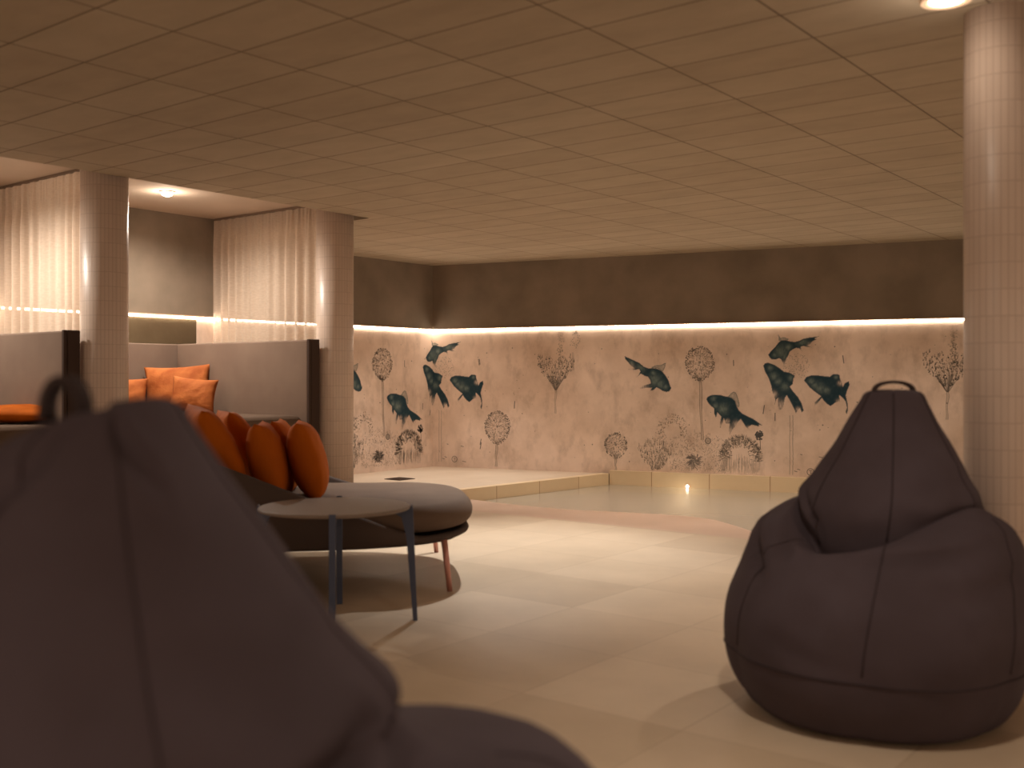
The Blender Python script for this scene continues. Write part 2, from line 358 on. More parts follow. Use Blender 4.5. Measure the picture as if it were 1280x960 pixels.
# outlines of the printed fish in wall coordinates (metres along the wall, height)
FISH = [
  ( [(2.353, 1.333), (2.517, 1.26), (2.568, 1.219), (2.62, 1.2), (2.672, 1.203), (2.723, 1.194), (2.768, 1.172), (2.806, 1.128), (2.841, 1.073), (2.86, 1.011), (2.873, 0.989), (2.85, 0.955), (2.819, 0.946), (2.774, 0.958), (2.736, 0.983), (2.71, 0.995), (2.672, 0.964), (2.64, 0.964), (2.659, 0.992), (2.594, 0.991), (2.536, 0.976), (2.523, 0.988), (2.568, 1.016), (2.646, 1.038), (2.64, 1.072), (2.614, 1.107), (2.575, 1.119), (2.536, 1.141), (2.517, 1.122), (2.477, 1.097), (2.507, 1.122), (2.53, 1.166), (2.517, 1.191), (2.477, 1.182), (2.386, 1.192), (2.464, 1.198), (2.419, 1.235), (2.36, 1.302)] ,
    [(2.646, 1.209), (2.697, 1.228), (2.755, 1.234), (2.812, 1.258), (2.8, 1.203), (2.781, 1.166), (2.723, 1.197)] ,
    [(2.685, 1.073, 0.051), (2.749, 1.029, 0.038), (2.806, 1.002, 0.022), (2.672, 1.147, 0.022), (2.536, 1.21, 0.039), (2.425, 1.254, 0.033)] ,
    [(2.536, 0.997, 0.071), (2.477, 1.11, 0.033), (2.425, 1.198, 0.039)] ),
  ( [(3.245, 0.875), (3.257, 0.899), (3.294, 0.918), (3.343, 0.924), (3.398, 0.92), (3.44, 0.908), (3.477, 0.904), (3.513, 0.892), (3.549, 0.86), (3.564, 0.806), (3.585, 0.764), (3.621, 0.731), (3.681, 0.702), (3.74, 0.673), (3.823, 0.615), (3.787, 0.617), (3.793, 0.6), (3.716, 0.616), (3.681, 0.591), (3.69, 0.568), (3.657, 0.591), (3.627, 0.638), (3.603, 0.674), (3.573, 0.643), (3.549, 0.601), (3.513, 0.552), (3.489, 0.509), (3.48, 0.575), (3.489, 0.624), (3.452, 0.623), (3.428, 0.677), (3.422, 0.647), (3.392, 0.568), (3.386, 0.622), (3.401, 0.695), (3.361, 0.737), (3.355, 0.706), (3.346, 0.682), (3.325, 0.73), (3.325, 0.779), (3.288, 0.809), (3.257, 0.845)] ,
    [(3.474, 0.904), (3.501, 0.937), (3.531, 0.956), (3.555, 0.944), (3.573, 0.896), (3.591, 0.836), (3.585, 0.794), (3.561, 0.806), (3.525, 0.877)] ,
    [(3.416, 0.774, 0.043), (3.318, 0.882, 0.021), (3.343, 0.809, 0.024)] ,
    [(3.398, 0.598, 0.048), (3.501, 0.546, 0.06), (3.555, 0.619, 0.036), (3.681, 0.577, 0.026), (3.465, 0.648, 0.024)] ),
  ( [(3.881, 1.332), (3.911, 1.373), (3.952, 1.414), (3.986, 1.458), (4.01, 1.478), (4.056, 1.48), (4.102, 1.465), (4.148, 1.46), (4.194, 1.472), (4.228, 1.49), (4.297, 1.503), (4.381, 1.513), (4.342, 1.491), (4.362, 1.482), (4.319, 1.462), (4.297, 1.433), (4.274, 1.422), (4.319, 1.401), (4.274, 1.404), (4.234, 1.416), (4.206, 1.411), (4.217, 1.364), (4.188, 1.393), (4.16, 1.397), (4.125, 1.382), (4.096, 1.359), (4.085, 1.324), (4.068, 1.3), (4.056, 1.271), (4.044, 1.212), (4.027, 1.248), (4.01, 1.283), (3.992, 1.295), (3.952, 1.281), (3.911, 1.287), (3.89, 1.314)] ,
    [(3.989, 1.476), (3.981, 1.538), (4.004, 1.502), (4.044, 1.507), (4.091, 1.489), (4.068, 1.474), (4.01, 1.475)] ,
    [(4.01, 1.36, 0.052), (3.946, 1.325, 0.02), (4.079, 1.406, 0.029), (4.217, 1.463, 0.04), (4.044, 1.307, 0.018)] ,
    [(4.05, 1.236, 0.035), (4.211, 1.376, 0.023), (4.302, 1.415, 0.034)] ),
  ( [(3.83, 1.222), (3.849, 1.247), (3.884, 1.253), (3.946, 1.23), (3.998, 1.195), (4.041, 1.161), (4.093, 1.152), (4.15, 1.119), (4.132, 1.088), (4.128, 1.036), (4.098, 1.009), (4.128, 0.965), (4.18, 0.904), (4.214, 0.842), (4.235, 0.772), (4.214, 0.75), (4.197, 0.789), (4.18, 0.78), (4.158, 0.741), (4.128, 0.806), (4.093, 0.876), (4.067, 0.92), (4.05, 0.894), (4.033, 0.805), (4.015, 0.774), (3.989, 0.778), (3.976, 0.822), (3.981, 0.893), (3.963, 0.875), (3.947, 0.822), (3.95, 0.884), (3.924, 0.946), (3.911, 1.017), (3.884, 1.097), (3.849, 1.16)] ,
    [] ,
    [(3.902, 1.195, 0.023), (3.937, 1.115, 0.03), (3.981, 1.062, 0.026), (4.05, 1.009, 0.031), (4.111, 1.097, 0.026)] ,
    [(4.007, 0.805, 0.065), (3.937, 0.928, 0.035), (4.18, 0.78, 0.025)] ),
  ( [(4.235, 1.071), (4.257, 1.106), (4.308, 1.124), (4.376, 1.123), (4.435, 1.115), (4.485, 1.11), (4.518, 1.136), (4.577, 1.132), (4.585, 1.089), (4.602, 1.045), (4.61, 1.011), (4.627, 1.045), (4.668, 1.067), (4.675, 1.028), (4.651, 0.968), (4.639, 0.924), (4.656, 0.847), (4.658, 0.778), (4.647, 0.734), (4.635, 0.76), (4.647, 0.804), (4.635, 0.864), (4.61, 0.898), (4.577, 0.924), (4.581, 0.863), (4.544, 0.854), (4.493, 0.815), (4.46, 0.836), (4.426, 0.871), (4.409, 0.897), (4.376, 0.853), (4.337, 0.813), (4.342, 0.852), (4.376, 0.888), (4.401, 0.914), (4.342, 0.957), (4.291, 1.001), (4.257, 1.045)] ,
    [] ,
    [(4.308, 1.062, 0.025), (4.342, 1.019, 0.028), (4.392, 0.993, 0.038), (4.451, 0.975, 0.026), (4.544, 1.106, 0.016)] ,
    [(4.354, 0.826, 0.038), (4.585, 1.045, 0.025), (4.569, 0.863, 0.024)] ),
]

# ------------------------------------------------------------------ fish mural (one wrapped sheet, its printed motifs as parts)
def wallpt(u, v, off):
    if u < 0: p = Vector((XL + off, YB0 + u, v))
    else: p = CORNER + DB * u + NB * off; p.z = v
    return p
bm = bmesh.new()
a = [(XL + .001, YB0 - 3.24), (XL + .001, YB0 - .001)]; e = CORNER + DB * 11.4 + NB * .001; e2 = CORNER + DB * 11.4 + NB * .005
prism(bm, a + [(e.x, e.y), (e2.x, e2.y), (XL + .005, yb(XL + .005, .005)), (XL + .005, YB0 - 3.24)], ZD, 1.636)
mural = obj('wall_mural', bm, M_mural)
tag(mural, 'tan cloudy wallpaper mural printed with dark teal goldfish and seed heads', 'mural')

INK = srgb(0, 50, 64); INK2 = srgb(124, 138, 130); GREY = srgb(58, 72, 66); DARK = srgb(18, 50, 54); FADE = srgb(70, 66, 52)
class Print:
    def __init__(s): s.v = []; s.f = []; s.c = []
    def quad(s, pts, col, al, off=.0062):
        i = len(s.v)
        for u, v in pts: s.v.append(wallpt(u, v, off)); s.c.append(tuple(col[:3]) + (al,))
        s.f.append(tuple(range(i, i + len(pts))))
    def line(s, u0, v0, u1, v1, w, col, al):
        dx, dy = u1 - u0, v1 - v0; L = math.hypot(dx, dy) or 1e-6; nx, ny = -dy / L * w / 2, dx / L * w / 2
        s.quad([(u0 - nx, v0 - ny), (u1 - nx, v1 - ny), (u1 + nx, v1 + ny), (u0 + nx, v0 + ny)], col, al)
    def dot(s, u, v, r, col, al, n=6):
        s.quad([(u + r * math.cos(6.283 * k / n), v + r * math.sin(6.283 * k / n)) for k in range(n)], col, al)
    def build(s, name, label=None):
        me = bpy.data.meshes.new(name); me.from_pydata([tuple(p) for p in s.v], [], s.f); me.update()
        at = me.color_attributes.new('ink', 'FLOAT_COLOR', 'POINT')
        for k, c in enumerate(s.c): at.data[k].color = c
        me.materials.append(M_print)
        o = link(bpy.data.objects.new(name, me), mural)
        if label: o['label'] = label
        return o
def inside(p, poly):
    x, y = p; r = False; n = len(poly)
    for i in range(n):
        x1, y1 = poly[i]; x2, y2 = poly[(i + 1) % n]
        if (y1 > y) != (y2 > y) and x < (x2 - x1) * (y - y1) / (y2 - y1) + x1: r = not r
    return r
def edged(p, poly):
    m = 9; n = len(poly); x, y = p
    for i in range(n):
        x1, y1 = poly[i]; x2, y2 = poly[(i + 1) % n]; dx, dy = x2 - x1, y2 - y1; q = dx * dx + dy * dy or 1e-9
        t = max(0, min(1, ((x - x1) * dx + (y - y1) * dy) / q)); m = min(m, math.hypot(x - x1 - t * dx, y - y1 - t * dy))
    return m
def fish(data, du, label):
    body, fin, light, fade = data; P = Print(); cs = .0055
    def blob(bl, u, v, q):
        s = 0
        for bu, bv, br in bl:
            s = max(s, math.exp(-((u - bu) ** 2 + (v - bv) ** 2) / (br * br) * q))
        return s
    for poly, isfin in ((fin, 1), (body, 0)):
        if not poly: continue
        us = [p[0] for p in poly]; vs = [p[1] for p in poly]; idx = {}
        nu = int((max(us) - min(us)) / cs) + 2; nv = int((max(vs) - min(vs)) / cs) + 2
        def vert(i, j):
            if (i, j) in idx: return idx[(i, j)]
            u, v = min(us) + i * cs, min(vs) + j * cs
            e = edged((u, v), poly); nz = noise.noise(Vector((u * 38, v * 38, 1.7))); nf = noise.noise(Vector((u * 140, v * 30, 4)))
            if isfin:
                k = max(0, min(1, .40 + .5 * nf)); al = .55 + .3 * nf - .25 * sstep(0, .03, e) * .6; c = [INK[q] * .5 + INK2[q] * .5 for q in range(3)]
                if e < .007: al = .75
            else:
                k = .72 * blob(light, u, v, .7) * (.8 + .3 * nz + .35 * nf) * sstep(.004, .02, e) + .08 * max(0, nz); k = max(0, min(.9, k))
                c = [INK[q] * (1 - k) + INK2[q] * k for q in range(3)]
                al = .97 - max(0, min(.8, blob(fade, u, v, 1.25) * (.70 + .7 * nf)))
                al *= .55 + .45 * sstep(0, .008, e)
            idx[(i, j)] = len(P.v); P.v.append(wallpt(u + du, v, .0064 if isfin else .0070)); P.c.append((c[0], c[1], c[2], max(0, min(1, al))))
            return idx[(i, j)]
        for i in range(nu):
            for j in range(nv):
                if inside((min(us) + (i + .5) * cs, min(vs) + (j + .5) * cs), poly):
                    P.f.append((vert(i, j), vert(i + 1, j), vert(i + 1, j + 1), vert(i, j + 1)))
    P.build('fish_print', label)
PER = 4.01
names = ['dark goldfish swimming down to the right', 'dark goldfish with trailing fins and forked tail', 'small grey goldfish with its head down and tail raised', 'dark goldfish swimming upwards', 'plump dark goldfish seen from the side']
for i, d in enumerate(FISH):
    fish(d, 0.0, names[i]); fish(d, -PER, names[i])

rnd = random.Random(7)
def seedhead(P, u, v, rx, ry, n=150, al=.8):
    def shape(a):                                                # round, drawn to a point where it meets the stem
        return 1 + .16 * max(0, -math.sin(a)) ** 6
    for k in range(int(n * 1.5)):
        a = rnd.uniform(0, 6.283); q = math.sqrt(rnd.random()) * .97; s = shape(a); ca, sa = math.cos(a) * s, math.sin(a) * s; r1 = min(1.06, q + rnd.uniform(.05, .14))
        b = rnd.gauss(0, .03)
        P.line(u + rx * q * ca, v + ry * q * sa, u + rx * (r1 * ca + b), v + ry * (r1 * sa + b), .0034, GREY, al * rnd.uniform(.25, .75))
        if rnd.random() < .6: P.dot(u + rx * (r1 * ca + b), v + ry * (r1 * sa + b), rnd.uniform(.003, .006), DARK, al * rnd.uniform(.4, .9))
    for k in range(int(n * .6)):
        a = rnd.uniform(0, 6.283); s = shape(a); q = rnd.uniform(.93, 1.14); P.dot(u + rx * q * math.cos(a) * s, v + ry * q * math.sin(a) * s, rnd.uniform(.004, .0075), DARK, al * rnd.uniform(.6, 1))
    P.dot(u, v, .014, DARK, .5, 10)
    for k in range(16):
        t = rnd.uniform(-1, 1); P.line(u + t * rx * .45, v - ry * (1 - .25 * abs(t)), u + t * .007, v - ry * 1.36, .0034, GREY, al * .6)
def stem(P, u0, v0, u1, v1, w=.022, al=.6):
    n = 14; pl = None
    for k in range(n + 1):
        t = k / n; u = u0 + (u1 - u0) * t + .004 * math.sin(t * 9); v = v0 + (v1 - v0) * t; ww = w * (1 + .25 * math.sin(t * 7))
        if pl:
            P.line(pl[0] - pl[2] / 2, pl[1], u - ww / 2, v, .005, DARK, al); P.line(pl[0] + pl[2] / 2, pl[1], u + ww / 2, v, .005, DARK, al)
            P.line(pl[0], pl[1], u, v, w * .8, FADE, al * .35)
        pl = (u, v, ww)
def flower(kind, du):
    P = Print()
    if kind == 'allium':
        seedhead(P, 3.176 + du, 1.259, .140, .150, 300); stem(P, 3.18 + du, 1.06, 3.20 + du, .45)
        lb = 'tall round seed head on a long stem'
    elif kind == 'ball':
        seedhead(P, 2.254 + du, .373, .115, .115, 200); stem(P, 2.25 + du, .23, 2.253 + du, .10, .016); lb = 'small round seed head on a short stem'
    elif kind == 'globe':
        seedhead(P, .839 + du, .544, .145, .158, 320); stem(P, .83 + du, .33, .82 + du, .085, .022); lb = 'round seed head on a short stem near the floor'
    elif kind == 'thistle':
        u0, v0 = 1.555 + du, 1.0
        for k in range(420):
            t = rnd.random(); a = rnd.uniform(-1, 1); h = .02 + t * .42 * (1 - .25 * abs(a)); w_ = .03 + .19 * math.sin(min(1, t * 1.25) * 1.57)
            if t > .65 and abs(a) < .18 or (t > .8 and .2 < abs(a) < .7): continue
            u, v = u0 + a * w_, v0 + h; P.line(u, v, u + rnd.uniform(-.01, .01), v + rnd.uniform(.01, .035), .0035, GREY, rnd.uniform(.3, .7))
            if abs(a) > .5 or rnd.random() < .4: P.dot(u, v, rnd.uniform(.003, .008), DARK, rnd.uniform(.4, .95))
        for k in range(150):
            v = v0 + .12 + rnd.random() * .48; P.dot(u0 + .055 + rnd.gauss(0, .018), v, rnd.uniform(.004, .009), GREY, rnd.uniform(.2, .65) * (1 - sstep(.35, .65, v - v0) * .8))
        for k in range(26):
            t = rnd.uniform(-1, 1); P.line(u0 + t * .12, v0 + .12, u0 + t * .008, v0 - .04, .004, DARK, .55)
        stem(P, u0, v0 - .03, u0 - .008, .70, .016, .45)
        if True:
            for k in range(70):
                a = rnd.uniform(0, 6.283); P.dot(u0 + .235 + .055 * math.cos(a) * rnd.uniform(.3, 1), v0 + .52 + .10 * math.sin(a) * rnd.uniform(.6, 1), .005, GREY, rnd.uniform(.2, .6))
            stem(P, u0 + .20, v0 + .38, u0 + .205, v0 + .18, .012, .3)
        lb = 'cup shaped thistle head on a thin stem'
    elif kind == 'cluster':
        for k in range(260):                                     # wispy cups on the left
            t = rnd.random(); a = rnd.uniform(-1, 1); u = 2.70 + a * (.04 + .15 * math.sin(min(1, t * 1.3) * 1.57)); v = .12 + t * .36 * (1 - .3 * abs(a))
            P.line(u + du, v, u + du + rnd.uniform(-.01, .01), v + .03, .0035, GREY, rnd.uniform(.3, .7)); P.dot(u + du, v, rnd.uniform(.003, .007), DARK, rnd.uniform(.3, .8))
        for k in range(140):
            P.dot(2.765 + rnd.gauss(0, .022) + du, .16 + rnd.random() * .52, rnd.uniform(.004, .009), GREY, rnd.uniform(.15, .55))
        for k in range(130):
            a = rnd.uniform(-.3, 2.6); q = rnd.uniform(.55, 1.1); P.dot(2.90 + .13 * q * math.cos(a) + du, .52 + .19 * q * math.sin(a), rnd.uniform(.003, .007), GREY, rnd.uniform(.2, .7))
        for k in range(700):                                     # tangle in the middle
            u = rnd.uniform(2.86, 3.46); v = .12 + rnd.random() ** 1.2 * (.42 - .25 * abs(u - 3.15)); P.line(u + du, v, u + du + rnd.uniform(-.02, .02), v + rnd.uniform(-.02, .03), .0035, rnd.choice((GREY, DARK)), rnd.uniform(.15, .6))
        for k in range(130):                                     # dark rosette
            a = rnd.uniform(0, 6.283); q = rnd.uniform(0, 1); P.line(3.115 + du + .05 * q * math.cos(a), .225 + .05 * q * math.sin(a), 3.115 + du + .10 * q * math.cos(a + .3), .225 + .09 * q * math.sin(a + .3), .008, INK, rnd.uniform(.3, .8))
        for k in range(520):                                     # dome on the right
            a = rnd.uniform(-.1, 3.24); q = .45 + .6 * math.sqrt(rnd.random()); u, v = 3.60 + .205 * q * math.cos(a), .26 + .23 * q * math.sin(a)
            P.line(u + du, v, u + du + .022 * math.cos(a), v + .022 * math.sin(a), .004, GREY, rnd.uniform(.3, .75))
            if rnd.random() < .5: P.dot(u + du, v, rnd.uniform(.004, .008), DARK, rnd.uniform(.4, .95))
        for k in range(160):
            u = rnd.uniform(3.40, 3.80); P.line(u + du, rnd.uniform(.11, .28), u + du, rnd.uniform(.11, .32), .0035, GREY, rnd.uniform(.15, .45))
        for k in range(40):                                      # little ball and ring
            a = rnd.uniform(0, 6.283); q = rnd.uniform(.2, 1.1); P.dot(3.79 + .038 * q * math.cos(a) + du, .51 + .042 * q * math.sin(a), .010, INK, .8)
        P.line(3.80 + du, .47, 3.803 + du, .37, .006, DARK, .8)
        for k in range(16):
            a0, a1 = k * .3927, (k + 1) * .3927; P.line(3.262 + .028 * math.cos(a0) + du, .44 + .03 * math.sin(a0), 3.262 + .028 * math.cos(a1) + du, .44 + .03 * math.sin(a1), .008, DARK, .8)
        P.dot(3.262 + du, .44, .022, GREY, .4, 10); lb = 'tangle of domed seed heads along the floor'
    elif kind == 'twin':
        for s in (-.014, .016):
            for k in range(12):
                P.line(4.11 + s + du, .72 - k * .05, 4.112 + s + du + .003 * math.sin(k), .67 - k * .05, .0045, GREY, .6)
        for k in range(170):                                     # faint head above
            a = rnd.uniform(0, 6.283); q = math.sqrt(rnd.random()); P.dot(4.16 + .13 * q * math.cos(a) + du, 1.22 + .13 * q * math.sin(a), rnd.uniform(.003, .006), GREY, rnd.uniform(.2, .55))
        P.build('flower_print', 'thin twin stalk with a faint seed head'); P = Print()
        for k in range(16):
            a0, a1 = k * .3927, (k + 1) * .3927; P.line(4.30 + .034 * math.cos(a0) + du, .155 + .034 * math.sin(a0), 4.30 + .034 * math.cos(a1) + du, .155 + .034 * math.sin(a1), .007, DARK, .75)
        P.line(4.283 + du, .168, 4.317 + du, .168, .006, DARK, .75); P.line(4.30 + du, .168, 4.30 + du, .138, .006, DARK, .75)
        for (u, v, l) in ((4.14, .16, .03), (4.17, .18, .03), (4.40, .135, .05), (4.38, .31, .04), (4.20, .33, .02)): P.line(u + du, v, u + l + du, v - .008, .007, DARK, .7)
        P.build('ink_marks', 'small round mark with short dashes')['kind'] = 'stuff'; return
    P.build('flower_print', lb)
for k, du in (('allium', 0), ('allium', -PER), ('ball', 0), ('globe', 0), ('globe', PER), ('thistle', 0), ('thistle', PER), ('cluster', 0), ('cluster', -PER), ('twin', 0), ('twin', -PER)): flower(k, du)
P = Print()
for k in range(150):
    u = rnd.uniform(-1.3, 6.0); v = rnd.uniform(.14, 1.5); P.dot(u, v, rnd.uniform(.003, .008), DARK, rnd.uniform(.3, .8))
for u, v in ((3.53, 1.22), (4.62, 1.24), (3.95, .66), (3.83, .73), (.62, 1.25), (.62, .28), (4.63, .33), (4.42, .95), (1.05, .75)):
    for d in (0, -PER):
        if -1.3 < u + d < 6: P.line(u + d, v, u + d + rnd.uniform(-.012, .02), v + rnd.uniform(.05, .09), .009, DARK, .75)
P.build('ink_specks')['kind'] = 'stuff'

# ------------------------------------------------------------------ bean bags
def catmull(pts, n):
    out = []
    for i in range(len(pts) - 1):
        p0 = pts[max(0, i - 1)]; p1 = pts[i]; p2 = pts[i + 1]; p3 = pts[min(len(pts) - 1, i + 2)]
        for s in range(n):
            t = s / n
            out.append(tuple(.5 * (2 * b + (c - a) * t + (2 * a - 5 * b + 4 * c - d) * t * t + (-a + 3 * b - 3 * c + d) * t ** 3) for a, b, c, d in zip(p0, p1, p2, p3)))
    out.append(pts[-1]); return out
def bean_bag(loc, ang, label, prof, tipshift, handle, seed, wr=.010, folds=(), thick=.0035, seam=.0028):
    """prof: front, left, back, right profiles from the tip down to the floor; ang: world heading of the front"""
    root = empty('bean_bag', tuple(loc), ang, label, 'bean bag')
    NS = 7; PR = [catmull(p, NS) for p in prof]; K = len(PR[0]); NA = 120
    def S(th, k, off=0.0):
        q = (th / (math.pi / 2)) % 4; i = int(q); f = q - i; f = f * f * (3 - 2 * f)
        a, b = PR[i][k], PR[(i + 1) % 4][k]; fz = math.sin((q - i) * math.pi / 2) if i == 0 else (1 - math.cos((q - i) * math.pi / 2) if i == 3 else f)
        f = .5 * f + .5 * fz; r = a[0] + (b[0] - a[0]) * f; z = a[1] + (b[1] - a[1]) * f
        r = max(0, r)
        # slightly angular plan, as sewn from six panels
        hexa = 1 - .035 * (1 - abs(math.cos(3 * th))) * sstep(.05, .2, r) * (1 if z < .8 else .4)
        r *= hexa
        if k > K - 2 * NS: z = max(0, z)
        sh = tipshift * (.7 * sstep(.25, .75, z) + .3 * sstep(.6, 1.05, z))
        x = r * math.cos(th) - sh; y = r * math.sin(th)
        p = Vector((x, y, z))
        w = wr * sstep(.02, .12, z) * sstep(.03, .12, r)
        nv = noise.noise(Vector((x * 4.5, y * 4.5, z * 5 + seed))) + .45 * noise.noise(Vector((x * 11, y * 11, z * 9 + seed)))
        band = sstep(.45, .62, z) * (1 - sstep(.70, .92, z))
        nv += band * 1.0 * noise.noise(Vector((math.cos(th) * 2.4, math.sin(th) * 2.4, z * 16 + seed)))
        d = Vector((math.cos(th), math.sin(th), .25)).normalized()
        for t0, z0, t1, z1, dep, wid, ka, kb_ in folds:
            if not ka * NS <= k <= kb_ * NS: continue
            tt = (th + math.pi) % (2 * math.pi) - math.pi; ax, ay = (tt - t0) * .40, z - z0; bx, by = (t1 - t0) * .40, z1 - z0
            s = max(0, min(1, (ax * bx + ay * by) / (bx * bx + by * by))); side = (ax * by - ay * bx); dd = math.hypot(ax - s * bx, ay - s * by) / wid
            fall = math.sin(math.pi * (.12 + .76 * s)); off += fall * dep * (-1.3 * math.exp(-dd * dd) + .8 * math.exp(-((dd - 1.5) ** 2)))
        return p + d * (w * nv + off)
    bm = bmesh.new(); loops = []
    for k in range(1, K - 1): loops.append([S(2 * math.pi * j / NA, k) for j in range(NA)])
    rings(bm, loops)
    obj('cover', bm, M_bag, root, True)
    # seams sewn around the base and up the panels
    kb = 9 * NS - 1
    bm = bmesh.new(); tube(bm, [S(2 * math.pi * j / NA, kb, .0005) for j in range(NA)], .0035, 5, True); obj('base_seam', bm, M_bagseam, root, True)
    for j in range(6):
        th = math.pi / 6 + j * math.pi / 3
        for k0, k1 in ((NS + 1, 5 * NS - 1), (6 * NS + 3, kb)):
            bm = bmesh.new(); tube(bm, [S(th + (.10 * math.sin(k * .05)), k, .0005) for k in range(k0, k1)], seam, 5); obj('panel_seam', bm, M_bagseam, root, True)
    # carrying strap
    cx, cy, cz, hdir, span, rise, wid = handle
    bm = bmesh.new(); u = Vector((math.cos(hdir), math.sin(hdir), 0)); wv = Vector((-u.y, u.x, 0)); loops = []
    for k in range(25):
        a = math.pi * k / 24; p = Vector((cx, cy, cz)) - u * (span / 2 * math.cos(a)) + Vector((0, 0, rise * math.sin(a) ** .7 if a > 0 else 0))
        nrm = (u * -math.cos(a) * rise + Vector((0, 0, 1)) * math.sin(a) * span / 2); nrm = nrm.normalized() if nrm.length > 1e-6 else u
        w_ = wid / 2
        loops.append([p + wv * w_ + nrm * thick, p - wv * w_ + nrm * thick, p - wv * w_ - nrm * thick, p + wv * w_ - nrm * thick])
    rings(bm, loops); obj('handle', bm, M_strap, root, True)
    return root
F_ = [(0, 1.055), (.07, 1.05), (.105, 1.0), (.18, .86), (.26, .68), (.19, .435), (.26, .490), (.37, .535), (.475, .36), (.485, .18), (.43, .05), (.34, 0), (0, 0)]
S_ = [(0, 1.06), (.085, 1.052), (.118, 1.005), (.205, .86), (.295, .715), (.298, .685), (.325, .680), (.43, .595), (.485, .34), (.475, .17), (.43, .05), (.34, 0), (0, 0)]
B_ = [(0, 1.055), (.07, 1.05), (.10, 1.0), (.17, .87), (.27, .71), (.34, .60), (.39, .52), (.44, .44), (.475, .30), (.46, .17), (.42, .05), (.34, 0), (0, 0)]
fr = math.atan2(*(lambda v: (v.y, v.x))(RGT * -.80 + FWD * -.60))
lat_ang = math.atan2(RGT.y, RGT.x)
FOLD = [(-.95, .665, -.22, .52, .026, .020, 5.5, 8), (-1.0, .60, -.38, .45, .020, .020, 5.8, 8.2), (-.95, .74, -.30, .60, .014, .018, 2.5, 5),
        (.35, .52, 1.4, .585, .014, .020, 5.8, 8), (1.0, .42, 1.7, .50, .008, .03, 6.5, 8.5), (-.2, .30, .5, .22, .005, .03, 7, 9)]
bean_bag(W(1.205, 3.47), fr, 'dark brown bean bag standing upright alone before the pool and column', [F_, S_, B_, S_], .125,
         (-.125, .0, 1.045, lat_ang - fr, .135, .040, .028), 3.1, .009, FOLD, .005)
F2 = [(0, 1.06), (.08, 1.055), (.12, 1.01), (.20, .86), (.30, .71), (.30, .55), (.38, .555), (.46, .49), (.52, .36), (.50, .18), (.46, .05), (.42, 0), (0, 0)]
SR = [(0, 1.07), (.075, 1.074), (.11, 1.03), (.225, .865), (.345, .710), (.355, .670), (.43, .632), (.58, .612), (.70, .42), (.54, .18), (.47, .05), (.42, 0), (0, 0)]
SL2 = [(0, 1.05), (.10, 1.030), (.17, .985), (.28, .89), (.36, .76), (.37, .70), (.42, .67), (.48, .58), (.54, .36), (.50, .18), (.46, .05), (.42, 0), (0, 0)]
B2 = [(0, 1.06), (.06, 1.055), (.10, 1.01), (.17, .87), (.27, .72), (.33, .62), (.38, .54), (.43, .45), (.48, .32), (.48, .18), (.45, .05), (.42, 0), (0, 0)]
fr2 = math.atan2(*(lambda v: (v.y, v.x))(RGT * .12 + FWD * .99))
FOLD2 = [(-1.6, .66, -2.3, .54, .032, .022, 4.4, 8), (-1.75, .70, -2.6, .58, .022, .022, 3.8, 8), (3.0, 1.03, 2.5, .94, .010, .02, 1, 4), (-2.6, 1.04, -2.2, .98, .008, .02, 1, 4)]
bean_bag(W(-.49, 1.36), fr2, 'dark brown bean bag close up with a loop handle, seen from its back', [F2, SL2, B2, SR], .08,
         (-.075, .058, 1.045, lat_ang - fr2 - .15, .050, .052, .024), 8.4, .010, FOLD2, .006, .0016)

# ------------------------------------------------------------------ side table
t = empty('side_table', tuple(W(-.80, 4.68)), TH, 'low round grey side table with dark blue blade legs beside the daybed', 'table')
bm = bmesh.new(); lathe(bm, [(.02, .505), (.325, .505), (.336, .508), (.339, .513), (.337, .519), (.332, .522), (.02, .522)], 72); obj('tabletop', bm, M_tabletop, t, False)
for a in (4, -82, 96, 178):
    bm = bmesh.new(); pr = [(.348, .527), (.336, .505), (.255, .502), (.254, .494), (.300, .468), (.322, .38), (.352, 0), (.372, 0), (.356, .40), (.352, .505)]
    M = Matrix.Rotation(math.radians(a), 4, 'Z'); w = .014
    A = [bm.verts.new(M @ Vector((r, -w, z))) for r, z in pr]; B = [bm.verts.new(M @ Vector((r, w, z))) for r, z in pr]; n = len(pr)
    bm.faces.new(A); bm.faces.new(B[::-1])
    for i in range(n): bm.faces.new((A[i], A[(i + 1) % n], B[(i + 1) % n], B[i]))
    obj('leg', bm, M_navy, t)

# ------------------------------------------------------------------ daybed
BED_A, BED_B, BED_N = 1.08, .77, 3.0
bed_c = W(-1.33, 5.81)
bed = empty('daybed', tuple(bed_c), TH + math.radians(7.5), 'rounded brown daybed with wrap-around low shell and rose legs behind the table', 'daybed')
def sup(th, off, a=BED_A, b=BED_B, n=BED_N):
    c, s = math.cos(th), math.sin(th); x = (a + off) * math.copysign(abs(c) ** (2 / n), c); y = (b + off) * math.copysign(abs(s) ** (2 / n), s); return x, y
NB_ = 120
def rim(x, y):
    n, f = .33 + .397 * (.67 - x), .433 + .33 * (.40 - x); t = sstep(-.5, .6, y)
    return max(.288, min(.78, n + (f - n) * t))
bm = bmesh.new(); loops = []
for off, f in ((-.16, 'b'), (-.05, 'b2'), (-.005, 'm'), (0, 'r0'), (-.012, 'r1'), (-.045, 'r1'), (-.06, 'r0'), (-.062, 'in')):
    lp = []
    for k in range(NB_):
        th = 2 * math.pi * k / NB_; x, y = sup(th, off); z = {'b': .235, 'b2': .24, 'm': .265}.get(f)
        if z is None: z = {'r0': rim(x, y) - .012, 'r1': rim(x, y), 'in': .275}[f]
        lp.append((x, y, z))
    loops.append(lp)
rings(bm, loops); obj('shell', bm, M_shell, bed, True)
bm = bmesh.new(); loops = []
